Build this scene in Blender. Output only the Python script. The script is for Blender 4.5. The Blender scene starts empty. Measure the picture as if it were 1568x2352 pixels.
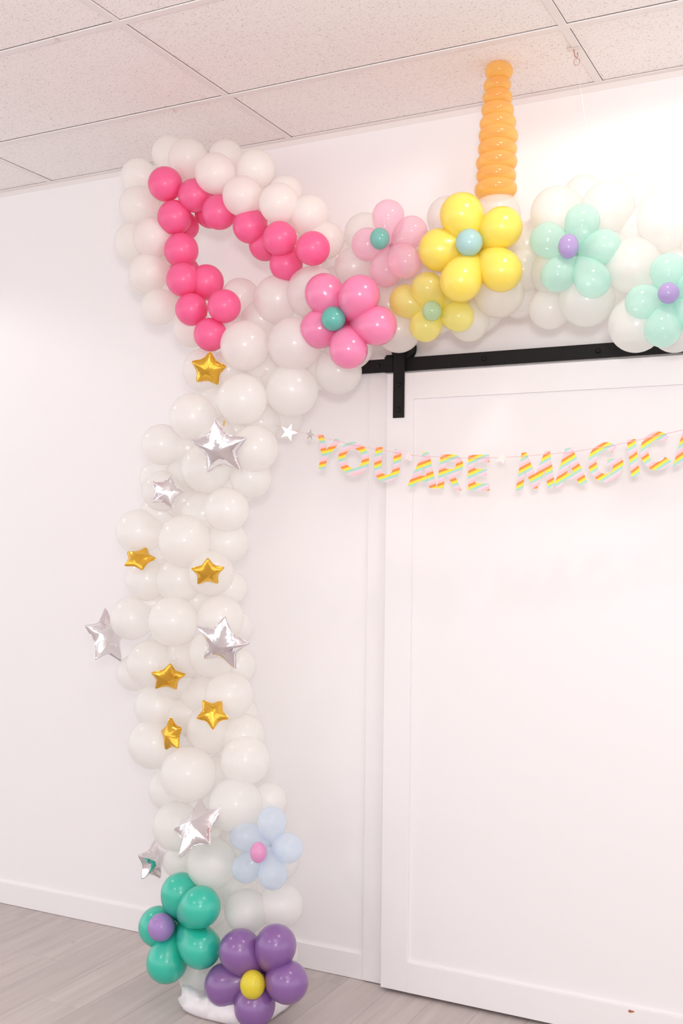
import bpy, bmesh, math, random
from mathutils import Vector, Matrix, Quaternion
random.seed(7)
SC = bpy.context.scene
COL = SC.collection
PI = math.pi

# ------------------------------------------------------------------ camera
IW, IH, FPX = 1568, 2352, 2503.572
YAW, PITCH, ROLL = 0.471873, 0.030002, 0.012499
CAM = Vector((0.0, -3.69154, 1.60967))
H = 3.2023                                   # ceiling height
FW = Vector((-math.sin(YAW) * math.cos(PITCH), math.cos(YAW) * math.cos(PITCH), math.sin(PITCH)))
_r = Vector((math.cos(YAW), math.sin(YAW), 0)); _u = _r.cross(FW)
RT = math.cos(ROLL) * _r + math.sin(ROLL) * _u
UP = -math.sin(ROLL) * _r + math.cos(ROLL) * _u
cd = bpy.data.cameras.new('camera'); cam = bpy.data.objects.new('camera', cd); COL.objects.link(cam)
cd.sensor_fit = 'VERTICAL'; cd.sensor_height = 36.0; cd.lens = FPX / IH * 36.0
cd.clip_start = 0.05
cam.matrix_world = Matrix(((RT.x, UP.x, -FW.x, CAM.x), (RT.y, UP.y, -FW.y, CAM.y), (RT.z, UP.z, -FW.z, CAM.z), (0, 0, 0, 1)))
SC.camera = cam

# ------------------------------------------------------------------ world, lamps, exposure
wd = bpy.data.worlds.new('world'); SC.world = wd; wd.use_nodes = True
wd.node_tree.nodes['Background'].inputs[0].default_value = (0.985, 0.985, 1.0, 1)
wd.node_tree.nodes['Background'].inputs[1].default_value = 1.6
SC.view_settings.view_transform = 'Standard'; SC.view_settings.look = 'None'
SC.view_settings.exposure = -0.09; SC.view_settings.gamma = 1.0
SC.view_settings.use_curve_mapping = False
SC.cycles.use_denoising = True
SC.cycles.max_bounces = 16; SC.cycles.diffuse_bounces = 10; SC.cycles.transmission_bounces = 12; SC.cycles.transparent_max_bounces = 24
SC.cycles.sample_clamp_indirect = 6.0

def spot(name, loc, power, cone, blend, radius, color, aim=None):
    l = bpy.data.lights.new(name, 'SPOT'); l.energy = power; l.spot_size = math.radians(cone); l.spot_blend = blend
    l.shadow_soft_size = radius; l.color = color
    o = bpy.data.objects.new(name, l); o.location = loc; COL.objects.link(o)
    d = (Vector(aim) - Vector(loc)) if aim else Vector((0, 0, -1))
    o.rotation_euler = d.to_track_quat('-Z', 'Y').to_euler()
    return o
# recessed ceiling downlights of the room (all above or behind the camera's view)
spot('downlight', (-0.62, -1.00, H - 0.02), 31, 175, 0.12, 0.10, (1.0, 0.90, 0.82))
spot('downlight', (-4.45, -1.05, H - 0.02), 28, 150, 0.28, 0.06, (1.0, 0.95, 0.95))
spot('downlight', (1.1, -4.5, H - 0.02), 25, 150, 0.5, 0.07, (1.0, 0.97, 0.96))
spot('downlight', (-2.8, -4.5, H - 0.02), 60, 150, 0.5, 0.07, (1.0, 0.95, 0.94))
spot('downlight', (-0.6, -3.0, H - 0.02), 22, 150, 0.5, 0.07, (1.0, 0.95, 0.94))

fl = bpy.data.lights.new('ceiling_fill', 'AREA'); fl.energy = 55; fl.size = 0.35; fl.color = (1.0, 0.985, 0.98)   # added fill light near the camera, aimed up to brighten the ceiling
fo_ = bpy.data.objects.new('ceiling_fill', fl); fo_.location = (0.15, -3.95, 1.95); COL.objects.link(fo_)
fo_.rotation_euler = Vector((-0.25, 0.55, 0.8)).to_track_quat('-Z', 'Y').to_euler()

def ray(px, py):
    return FW + RT * ((px - IW / 2) / FPX) + UP * ((IH / 2 - py) / FPX)
def at(px, py, Y):                            # photograph pixel -> point on the upright plane y = Y
    d = ray(px, py); return CAM + d * ((Y - CAM.y) / d.y)
def atz(px, py, Z):
    d = ray(px, py); return CAM + d * ((Z - CAM.z) / d.z)
def size(P, px):                              # real length of px pixels at the point P
    return px / FPX * (P - CAM).dot(FW)

# ------------------------------------------------------------------ helpers
def link(o, parent=None):
    COL.objects.link(o)
    if parent is not None:
        o.parent = parent
    return o
def tag(o, label, cat=None, group=None):
    o['label'] = label
    if cat: o['category'] = cat
    if group: o['group'] = group
    return o
def empty(name, loc, label, cat, group=None):
    o = bpy.data.objects.new(name, None); o.location = loc; o.empty_display_size = 0.05
    COL.objects.link(o); return tag(o, label, cat, group)
def mesh_obj(name, bm, mat, parent=None, smooth=False, loc=None):
    me = bpy.data.meshes.new(name); bm.normal_update(); bm.to_mesh(me); bm.free()
    me.materials.append(mat)
    if smooth:
        for p in me.polygons: p.use_smooth = True
    o = bpy.data.objects.new(name, me)
    if loc is not None: o.location = loc
    return link(o, parent)
def inst(name, me, parent=None, loc=(0, 0, 0)):
    o = bpy.data.objects.new(name, me); o.location = loc
    return link(o, parent)
def box(bm, a, b, bev=0.0):
    (x0, y0, z0), (x1, y1, z1) = a, b
    vs = [bm.verts.new(p) for p in ((x0, y0, z0), (x1, y0, z0), (x1, y1, z0), (x0, y1, z0), (x0, y0, z1), (x1, y0, z1), (x1, y1, z1), (x0, y1, z1))]
    fs = [bm.faces.new([vs[i] for i in f]) for f in ((3, 2, 1, 0), (4, 5, 6, 7), (0, 1, 5, 4), (1, 2, 6, 5), (2, 3, 7, 6), (3, 0, 4, 7))]
    if bev > 0:
        es = list({e for f in fs for e in f.edges})
        bmesh.ops.bevel(bm, geom=es, offset=bev, segments=2, affect='EDGES', profile=0.5)
    return bm
def boxo(name, a, b, mat, parent=None, bev=0.0, off=Vector((0, 0, 0))):
    bm = bmesh.new(); box(bm, Vector(a) - off, Vector(b) - off, bev)
    return mesh_obj(name, bm, mat, parent)
def lathe(bm, prof, n=32, M=None):
    rings = []
    for (r, z) in prof:
        if r < 1e-6:
            rings.append([bm.verts.new((0, 0, z))])
        else:
            rings.append([bm.verts.new((r * math.cos(2 * PI * k / n), r * math.sin(2 * PI * k / n), z)) for k in range(n)])
    for a, b in zip(rings, rings[1:]):
        for k in range(n):
            k2 = (k + 1) % n
            if len(a) == 1 and len(b) == 1: continue
            if len(a) == 1: bm.faces.new((a[0], b[k2], b[k]))
            elif len(b) == 1: bm.faces.new((a[k], a[k2], b[0]))
            else: bm.faces.new((a[k], a[k2], b[k2], b[k]))
    if M is not None:
        bmesh.ops.transform(bm, matrix=M, verts=[v for rg in rings for v in rg])
    return bm
def tube(bm, pts, r, n=6, closed=False):
    pts = [Vector(p) for p in pts]; rings = []; m = len(pts)
    ref = Vector((0.13, 0.2, 0.97)).normalized()
    for i, p in enumerate(pts):
        a = pts[(i - 1) % m] if (closed or i > 0) else p
        b = pts[(i + 1) % m] if (closed or i < m - 1) else p
        t = (b - a).normalized(); s = t.cross(ref).normalized(); q = s.cross(t)
        rings.append([bm.verts.new(p + r * (math.cos(2 * PI * k / n) * s + math.sin(2 * PI * k / n) * q)) for k in range(n)])
    pairs = list(zip(rings, rings[1:])) + ([(rings[-1], rings[0])] if closed else [])
    for a, b in pairs:
        for k in range(n):
            bm.faces.new((a[k], a[(k + 1) % n], b[(k + 1) % n], b[k]))
    if not closed:
        bm.faces.new(rings[0][::-1]); bm.faces.new(rings[-1])
    return bm

# ------------------------------------------------------------------ materials
def new_mat(name):
    m = bpy.data.materials.new(name); m.use_nodes = True
    nt = m.node_tree; return m, nt, nt.nodes['Principled BSDF'], nt.nodes['Material Output']
def sr(r, g, b):                              # sRGB 0-255 -> linear
    f = lambda c: c / 12.92 if c <= 0.04045 else ((c + 0.055) / 1.055) ** 2.4
    return (f(r / 255), f(g / 255), f(b / 255), 1)
def plain(name, col, rough=0.5, metal=0.0, bump=0.0, bscale=200, spec=0.5):
    m, nt, p, o = new_mat(name)
    p.inputs['Base Color'].default_value = col; p.inputs['Roughness'].default_value = rough; p.inputs['Metallic'].default_value = metal
    p.inputs['Specular IOR Level'].default_value = spec
    if bump:
        t = nt.nodes.new('ShaderNodeTexCoord'); n = nt.nodes.new('ShaderNodeTexNoise'); n.inputs['Scale'].default_value = bscale
        b = nt.nodes.new('ShaderNodeBump'); b.inputs['Strength'].default_value = bump; b.inputs['Distance'].default_value = 0.001
        nt.links.new(t.outputs['Object'], n.inputs['Vector']); nt.links.new(n.outputs['Fac'], b.inputs['Height']); nt.links.new(b.outputs['Normal'], p.inputs['Normal'])
    return m
def latex(name, col, rough=0.28, trans=0.35, tcol=None, coat=0.3, see=0.0):
    m, nt, p, o = new_mat(name)
    p.inputs['Base Color'].default_value = col; p.inputs['Roughness'].default_value = rough
    p.inputs['Coat Weight'].default_value = coat; p.inputs['Coat Roughness'].default_value = 0.2; p.inputs['Coat IOR'].default_value = 1.6
    t = nt.nodes.new('ShaderNodeBsdfTranslucent'); t.inputs[0].default_value = tcol or col
    mx = nt.nodes.new('ShaderNodeMixShader'); mx.inputs[0].default_value = trans
    nt.links.new(p.outputs[0], mx.inputs[1]); nt.links.new(t.outputs[0], mx.inputs[2])
    if see:                                   # thin film, a little of what lies behind shows
        tr = nt.nodes.new('ShaderNodeBsdfTransparent'); m2 = nt.nodes.new('ShaderNodeMixShader'); m2.inputs[0].default_value = see
        nt.links.new(mx.outputs[0], m2.inputs[1]); nt.links.new(tr.outputs[0], m2.inputs[2]); mx = m2
    nt.links.new(mx.outputs[0], o.inputs[0])
    return m
def crystal(name, col, tint, clear=0.5, edge=0.85):
    """see-through latex: the film is denser where it is seen edge on"""
    m, nt, p, o = new_mat(name)
    p.inputs['Base Color'].default_value = col; p.inputs['Roughness'].default_value = 0.15
    p.inputs['Coat Weight'].default_value = 0.8; p.inputs['Coat Roughness'].default_value = 0.1
    tl = nt.nodes.new('ShaderNodeBsdfTranslucent'); tl.inputs[0].default_value = col
    m1 = nt.nodes.new('ShaderNodeMixShader'); m1.inputs[0].default_value = 0.3
    nt.links.new(p.outputs[0], m1.inputs[1]); nt.links.new(tl.outputs[0], m1.inputs[2])
    tr = nt.nodes.new('ShaderNodeBsdfTransparent'); tr.inputs[0].default_value = tint
    lw = nt.nodes.new('ShaderNodeLayerWeight'); lw.inputs['Blend'].default_value = 0.35
    mr = nt.nodes.new('ShaderNodeMapRange'); mr.inputs['To Min'].default_value = 1 - clear; mr.inputs['To Max'].default_value = edge
    nt.links.new(lw.outputs['Facing'], mr.inputs['Value'])
    m2 = nt.nodes.new('ShaderNodeMixShader'); nt.links.new(mr.outputs[0], m2.inputs[0])
    nt.links.new(tr.outputs[0], m2.inputs[1]); nt.links.new(m1.outputs[0], m2.inputs[2]); nt.links.new(m2.outputs[0], o.inputs[0])
    return m
def foil(name, col, rough):
    m, nt, p, o = new_mat(name)
    p.inputs['Base Color'].default_value = col; p.inputs['Metallic'].default_value = 1.0; p.inputs['Roughness'].default_value = rough
    t = nt.nodes.new('ShaderNodeTexCoord'); n = nt.nodes.new('ShaderNodeTexNoise'); n.inputs['Scale'].default_value = 38; n.inputs['Detail'].default_value = 1
    b = nt.nodes.new('ShaderNodeBump'); b.inputs['Strength'].default_value = 0.35; b.inputs['Distance'].default_value = 0.004
    nt.links.new(t.outputs['Object'], n.inputs['Vector']); nt.links.new(n.outputs['Fac'], b.inputs['Height']); nt.links.new(b.outputs['Normal'], p.inputs['Normal'])
    return m
M_WALL = plain('wall_paint', (0.885, 0.862, 0.87, 1), 0.6, bump=0.08, bscale=350)
M_TRIM = plain('trim_paint', (0.87, 0.845, 0.855, 1), 0.45)
M_DOOR = plain('door_paint', (0.87, 0.845, 0.855, 1), 0.38, bump=0.05, bscale=160)
M_GRID = plain('grid_metal', (0.82, 0.77, 0.755, 1), 0.5)
M_BLACK = plain('black_powder_coat', (0.009, 0.0075, 0.008, 1), 0.55, bump=0.2, bscale=600, spec=0.25)
M_WHITE = latex('pearl_white_latex', (0.975, 0.968, 0.962, 1), 0.36, 0.45, (0.99, 0.975, 0.945, 1), 1.0, 0.32)
M_EARW = latex('matte_white_latex', (0.965, 0.955, 0.94, 1), 0.4, 0.45, (0.99, 0.97, 0.935, 1), 0.4, 0.15)
M_PINK = latex('hot_pink_latex', sr(251, 112, 166), 0.38, 0.25, sr(250, 98, 156), 0.2)
M_HORN = crystal('gold_crystal_latex', sr(255, 220, 138), sr(255, 228, 158), 0.55, 0.85)
M_SILVER = foil('silver_foil', (0.86, 0.83, 0.86, 1), 0.07)
M_GOLD = foil('gold_foil', sr(238, 188, 74), 0.17)
M_CARD = None
def tile_mat():
    m, nt, p, o = new_mat('ceiling_tile_fibre')
    p.inputs['Roughness'].default_value = 0.95; p.inputs['Specular IOR Level'].default_value = 0.1
    t = nt.nodes.new('ShaderNodeTexCoord'); oi = nt.nodes.new('ShaderNodeObjectInfo')
    ad = nt.nodes.new('ShaderNodeVectorMath'); ad.operation = 'ADD'
    nt.links.new(t.outputs['Object'], ad.inputs[0]); nt.links.new(oi.outputs['Location'], ad.inputs[1])
    w = nt.nodes.new('ShaderNodeTexNoise'); w.inputs['Scale'].default_value = 60
    mp = nt.nodes.new('ShaderNodeVectorMath'); mp.operation = 'MULTIPLY_ADD'; mp.inputs[1].default_value = (0.012, 0.012, 0)
    nt.links.new(ad.outputs[0], w.inputs['Vector']); nt.links.new(w.outputs['Color'], mp.inputs[0]); nt.links.new(ad.outputs[0], mp.inputs[2])
    n = nt.nodes.new('ShaderNodeTexNoise'); n.inputs['Scale'].default_value = 210; n.inputs['Detail'].default_value = 2.5; n.inputs['Roughness'].default_value = 0.6
    nt.links.new(mp.outputs[0], n.inputs['Vector'])
    r = nt.nodes.new('ShaderNodeValToRGB'); e = r.color_ramp.elements
    e[0].position = 0.32; e[0].color = (0.56, 0.48, 0.455, 1); e[1].position = 0.41; e[1].color = (0.89, 0.845, 0.83, 1)
    x = r.color_ramp.elements.new(0.6); x.color = (0.91, 0.87, 0.855, 1)
    nt.links.new(n.outputs['Fac'], r.inputs[0]); nt.links.new(r.outputs[0], p.inputs['Base Color'])
    b = nt.nodes.new('ShaderNodeBump'); b.inputs['Strength'].default_value = 0.3; b.inputs['Distance'].default_value = 0.002
    nt.links.new(n.outputs['Fac'], b.inputs['Height']); nt.links.new(b.outputs['Normal'], p.inputs['Normal'])
    return m
M_TILE = tile_mat()
def plank_mat():
    m, nt, p, o = new_mat('grey_oak_laminate')
    p.inputs['Roughness'].default_value = 0.42
    t = nt.nodes.new('ShaderNodeTexCoord'); oi = nt.nodes.new('ShaderNodeObjectInfo')
    ad = nt.nodes.new('ShaderNodeVectorMath'); ad.operation = 'MULTIPLY_ADD'; ad.inputs[1].default_value = (7.3, 3.1, 0)
    cb = nt.nodes.new('ShaderNodeCombineXYZ'); nt.links.new(oi.outputs['Random'], cb.inputs[0]); nt.links.new(oi.outputs['Random'], cb.inputs[1])
    nt.links.new(cb.outputs[0], ad.inputs[0]); nt.links.new(t.outputs['Object'], ad.inputs[2])
    mp = nt.nodes.new('ShaderNodeMapping'); mp.inputs['Scale'].default_value = (26, 1.7, 1)
    nt.links.new(ad.outputs[0], mp.inputs[0])
    n = nt.nodes.new('ShaderNodeTexNoise'); n.inputs['Scale'].default_value = 1.0; n.inputs['Detail'].default_value = 5; n.inputs['Distortion'].default_value = 0.6
    nt.links.new(mp.outputs[0], n.inputs['Vector'])
    r = nt.nodes.new('ShaderNodeValToRGB'); e = r.color_ramp.elements
    e[0].position = 0.22; e[0].color = (0.44, 0.385, 0.37, 1); e[1].position = 0.72; e[1].color = (0.57, 0.51, 0.49, 1)
    nt.links.new(n.outputs['Fac'], r.inputs[0])
    # knots
    mk = nt.nodes.new('ShaderNodeMapping'); mk.inputs['Scale'].default_value = (9, 3.2, 1); nt.links.new(ad.outputs[0], mk.inputs[0])
    k = nt.nodes.new('ShaderNodeTexNoise'); k.inputs['Scale'].default_value = 1.3; k.inputs['Detail'].default_value = 3; nt.links.new(mk.outputs[0], k.inputs['Vector'])
    kr = nt.nodes.new('ShaderNodeMapRange'); kr.inputs['From Min'].default_value = 0.70; kr.inputs['From Max'].default_value = 0.78; nt.links.new(k.outputs['Fac'], kr.inputs['Value'])
    kx = nt.nodes.new('ShaderNodeMix'); kx.data_type = 'RGBA'; kx.inputs['B'].default_value = (0.27, 0.215, 0.19, 1)
    nt.links.new(kr.outputs[0], kx.inputs['Factor']); nt.links.new(r.outputs[0], kx.inputs['A'])
    # each board a little lighter or darker
    hr = nt.nodes.new('ShaderNodeMapRange'); hr.inputs['To Min'].default_value = 0.94; hr.inputs['To Max'].default_value = 1.05; nt.links.new(oi.outputs['Random'], hr.inputs['Value'])
    hs = nt.nodes.new('ShaderNodeHueSaturation'); nt.links.new(hr.outputs[0], hs.inputs['Value']); nt.links.new(kx.outputs['Result'], hs.inputs['Color'])
    nt.links.new(hs.outputs[0], p.inputs['Base Color'])
    b = nt.nodes.new('ShaderNodeBump'); b.inputs['Strength'].default_value = 0.08; b.inputs['Distance'].default_value = 0.001
    nt.links.new(n.outputs['Fac'], b.inputs['Height']); nt.links.new(b.outputs['Normal'], p.inputs['Normal'])
    return m
M_PLANK = plank_mat()
M_GAP = plain('joint_dark', (0.24, 0.20, 0.185, 1), 0.8)

# ------------------------------------------------------------------ the setting
X0, X1, Y0 = -7.6, 4.2, -7.2
def structure(o):
    o['kind'] = 'structure'; return o
structure(boxo('wall_back', (X0, 0, 0), (X1, 0.12, H + 0.1), M_WALL))
ceil = structure(boxo('ceiling', (X0, Y0, H + 0.0215), (X1, 0.0, H + 0.1), M_GRID))
# lay-in tiles and the metal grid between them
TX, TY, TL, TW, BAR = -2.1272, -0.4572, 1.22, 0.61, 0.026
bm = bmesh.new(); box(bm, (-TL / 2 + 0.0135, -TW / 2 + 0.0135, 0), (TL / 2 - 0.0135, TW / 2 - 0.0135, 0.014), 0.002)
full = mesh_obj('ceiling_tile', bm, M_TILE, ceil); tile_me = full.data; full.location = (TX + TL / 2, TY - TW / 2, H + 0.0044)
cut_h = -TY
bm = bmesh.new(); box(bm, (-TL / 2 + 0.0135, -cut_h / 2 + 0.0135, 0), (TL / 2 - 0.0135, cut_h / 2 - 0.004, 0.014), 0.002)
cut = mesh_obj('ceiling_tile', bm, M_TILE, ceil); cut_me = cut.data; cut.location = (TX + TL / 2, TY / 2, H + 0.0044)
for i in range(-4, 6):
    for j in range(-1, 9):
        if i == 0 and j in (-1, 0): continue
        x = TX + TL * (i + 0.5)
        if not (X0 < x < X1): continue
        o = inst('ceiling_tile', cut_me if j == -1 else tile_me, ceil, (x, TY / 2 if j == -1 else TY - TW * (j + 0.5), H + 0.0044))
        o.rotation_euler = (random.uniform(-.0015, .0015), random.uniform(-.0006, .0006), 0)
def tbar(a, b, name='grid_bar'):
    bm = bmesh.new(); box(bm, a, b, 0.0008); return mesh_obj(name, bm, M_GRID, ceil)
for j in range(0, 8):
    y = TY - TW * j
    tbar((X0, y - BAR / 2, H - 0.001), (X1, y + BAR / 2, H + 0.004))
for i in range(-4, 6):
    x = TX + TL * i
    ys = [0.0] + [TY - TW * j for j in range(0, 8)]
    for ya, yb in zip(ys, ys[1:]):
        tbar((x - BAR / 2, yb + BAR / 2, H - 0.0005), (x + BAR / 2, ya - (BAR / 2 if ya < 0 else 0.0), H + 0.004))
tr = structure(boxo('trim_1', (X0, -0.022, H - 0.001), (X1, 0, H + 0.002), M_GRID))   # wall angle of the ceiling grid
tag(boxo('wall_flange', (X0, -0.0015, H - 0.022), (X1, 0, H - 0.001), M_GRID, tr), 'upright leg of the metal ceiling edge')

flo = structure(boxo('floor', (X0, Y0, -0.06), (X1, 0.12, -0.008), M_GAP))
PW, PL = 0.174, 1.22
bm = bmesh.new(); box(bm, (-PW / 2 + 0.0004, -PL / 2 + 0.0004, -0.008), (PW / 2 - 0.0004, PL / 2 - 0.0004, 0), 0.0007)
pk = mesh_obj('plank', bm, M_PLANK, flo); pk_me = pk.data; pk.location = (-1.82 + PW / 2, -0.61, 0)
far = bmesh.new()
for i in range(-33, 34):
    x = -1.82 + PW * (i + 0.5)
    if x - PW / 2 < X0 or x + PW / 2 > X1: continue
    off = ((i * 0.377 + 0.31) % 1.0) * PL
    y = off
    while y > Y0 - 0.1:
        near = -4.3 < x < -0.5 and y > -1.5
        yt, yb = min(y, 0.0), y - PL
        if yt - yb > 0.02:
            if near:
                if not (i == 0 and False):
                    if yt == y:
                        o = inst('plank', pk_me, flo, (x, y - PL / 2, 0))
                    else:                     # cut against the wall
                        b2 = bmesh.new(); L = yt - yb
                        box(b2, (-PW / 2 + 0.0004, -L / 2 + 0.0004, -0.008), (PW / 2 - 0.0004, L / 2, 0), 0.0007)
                        o = mesh_obj('plank', b2, M_PLANK, flo, loc=(x, (yt + yb) / 2, 0))
            else:
                box(far, (x - PW / 2 + 0.0008, yb + 0.0008, -0.008), (x + PW / 2 - 0.0008, yt - 0.0008, 0))
        y -= PL
bpy.data.objects.remove(pk)
fo = mesh_obj('far_planks', far, M_PLANK, flo); fo['kind'] = 'stuff'

structure(boxo('baseboard_back', (X0, -0.012, 0.001), (-1.764, 0, 0.094), M_TRIM, bev=0.0015))
structure(boxo('trim_2', (-1.7635, -0.018, 0.004), (-1.66, 0, 2.30), M_TRIM, bev=0.0015))     # flat casing beside the door

# sliding barn door
DX0, DX1, DZ0, DZ1, DF, DB = -1.6715, -0.43, 0.012, 2.2385, -0.060, -0.022
SW, RB, RTP = 0.1035, 0.106, 0.0955
door = structure(bpy.data.objects.new('door_1', None)); COL.objects.link(door); door.location = ((DX0 + DX1) / 2, DF, DZ0)
door['label'] = 'white sliding barn door with one tall recessed panel'
dO = Vector(door.location)
def dpart(name, a, b, mat, bev=0.0015):
    return boxo(name, a, b, mat, door, bev, dO)
dpart('stile', (DX0, DF, DZ0), (DX0 + SW, DB, DZ1), M_DOOR)
dpart('stile', (DX1 - SW, DF, DZ0), (DX1, DB, DZ1), M_DOOR)
dpart('rail', (DX0 + SW, DF, DZ1 - RTP), (DX1 - SW, DB, DZ1), M_DOOR, 0.001)
dpart('rail', (DX0 + SW, DF, DZ0), (DX1 - SW, DB, DZ0 + RB), M_DOOR, 0.001)
dpart('panel', (DX0 + SW - 0.004, DF + 0.014, DZ0 + RB - 0.004), (DX1 - SW + 0.004, DB - 0.004, DZ1 - RTP + 0.004), M_DOOR, 0)
def bolt(loc, r, name, parent, off):
    bm = bmesh.new()
    Mx = Matrix.Translation(Vector(loc) - off) @ Matrix.Rotation(PI / 2, 4, 'X')
    lathe(bm, [(0, 0), (r * 1.25, 0), (r * 1.25, r * .25), (r, r * .35), (r, r * .75), (r * .8, r * 1.0), (0, r * 1.05)], 12, Mx)
    return mesh_obj(name, bm, M_BLACK, parent, True)
# strap hanger and its wheel
sp0, sp1 = at(901.5, 960, DF - .006), at(927, 960, DF - .006)
zb = sp0.z; bm = bmesh.new()
cx = (sp0.x + sp1.x) / 2; hw = (sp1.x - sp0.x) / 2; wz = 2.345
box(bm, (cx - hw, DF - 0.006, zb), (cx + hw, DF - 0.0002, wz), 0.001)
for v in bm.verts: v.co -= dO
strap = tag(mesh_obj('hanger_strap', bm, M_BLACK, door), 'black metal strap bolted to the door corner')
for (bx, by) in ((913, 884), (912, 941)):
    P = at(bx, by, DF - .006); bolt((cx, DF - .006, P.z), 0.0075, 'bolt', strap, dO)
bm = bmesh.new()
Mx = Matrix.Translation(Vector((cx + 0.006, -0.018, wz - 0.012)) - dO) @ Matrix.Rotation(PI / 2, 4, 'X')
lathe(bm, [(0, 0), (.036, 0), (.045, .002), (.045, .006), (.036, .012), (.036, .022), (.045, .028), (.045, .032), (.03, .036), (0, .036)], 36, Mx)
tag(mesh_obj('roller_wheel', bm, M_BLACK, door, True), 'grooved black wheel riding on the track')
P = at(1450, 2324, DF); bm = bmesh.new()
vs = [bm.verts.new(Vector((P.x + a, DF - 0.0004, P.z + b)) - dO) for a, b in ((-.010, .004), (-.006, .0055), (.010, .003), (.006, -.001), (-.006, -.0045), (-.011, -.002))]
bm.faces.new(vs); rr = bmesh.ops.extrude_face_region(bm, geom=bm.faces[:])
for v in rr['geom']:
    if isinstance(v, bmesh.types.BMVert): v.co.y += 0.0003
bmesh.ops.recalc_face_normals(bm, faces=bm.faces[:])
tag(mesh_obj('chip', bm, plain('bare_wood', sr(176, 104, 84), 0.7), door), 'small brown spot where paint has chipped')

# track
TF = -0.040
zl, zt = at(940, 851, TF).z, at(940, 820.5, TF).z
track = empty('door_track', (-1.0, TF, zl), 'flat black metal track above the white sliding door', 'rail')
tO = Vector(track.location)
boxo('rail_bar', (-1.86, TF, zl), (0.9, TF + 0.008, zt), M_BLACK, track, 0.0008, tO)
for bx, by in ((868.6, 841), (1111, 824.5), (1373, 802), (1640, 780)):
    P = at(bx, by, TF); bolt((P.x, TF, (zl + zt) / 2), 0.008, 'bolt', track, tO)
    bm = bmesh.new(); lathe(bm, [(0, 0), (.011, 0), (.011, .031), (0, .031)], 14, Matrix.Translation(Vector((P.x, -0.0005, (zl + zt) / 2)) - tO) @ Matrix.Rotation(PI / 2, 4, 'X'))
    mesh_obj('spacer', bm, M_BLACK, track, False)
a = at(884, 824, TF - .008); b = at(903, 854, TF - .008)
st = tag(boxo('end_stop', (a.x, TF - 0.014, zl - 0.004), (b.x, TF - 0.0002, zt + 0.006), M_BLACK, track, 0.002, tO), 'black stop block clamped on the track end')
boxo('stop_cap', (a.x + .006, TF - 0.016, zt + 0.006), (b.x, TF + 0.006, zt + 0.011), M_BLACK, st, 0.001, tO)

# ------------------------------------------------------------------ balloons
def balloon_mesh(name, mat, n=28, m=18):
    bm = bmesh.new(); prof = [(0, 1.0)]
    for k in range(1, m):
        a = PI * k / m; z = math.cos(a); r = math.sin(a)
        if z < 0: z *= 1.0 + 0.16 * (-z) ** 3; r *= 1.0 - 0.10 * (-z) ** 2
        prof.append((r, z))
    prof += [(0.07, -1.17), (0.045, -1.21), (0.085, -1.25), (0.11, -1.28), (0.09, -1.285), (0, -1.24)]
    lathe(bm, prof[::-1], n)
    me = bpy.data.meshes.new(name); bm.to_mesh(me); bm.free(); me.materials.append(mat)
    for p in me.polygons: p.use_smooth = True
    return me
BW = balloon_mesh('pearl_balloon', M_WHITE); BE = balloon_mesh('ear_balloon', M_EARW); BP = balloon_mesh('pink_balloon', M_PINK)
def nearest(core, P):
    best = None
    for a, b in zip(core, core[1:]):
        d = b - a; t = max(0, min(1, (P - a).dot(d) / d.length_squared)); q = a + d * t
        if best is None or (q - P).length < (best - P).length: best = q
    return best
SPH = []
def put_balloon(name, me, parent, px, py, r, Y, core):
    P = at(px, py, Y); R = size(P, r)
    o = inst(name, me, parent, P - Vector(parent.location)); o.scale = (R, R, R * random.uniform(1.0, 1.03))
    SPH.append((P, R)); d = P - nearest(core, P)
    o.rotation_mode = 'QUATERNION'
    o.rotation_quaternion = (d.to_track_quat('Z', 'Y') if d.length > 1e-4 else Quaternion()) @ Quaternion((0, 0, 1), random.uniform(0, 6))
    return o

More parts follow.
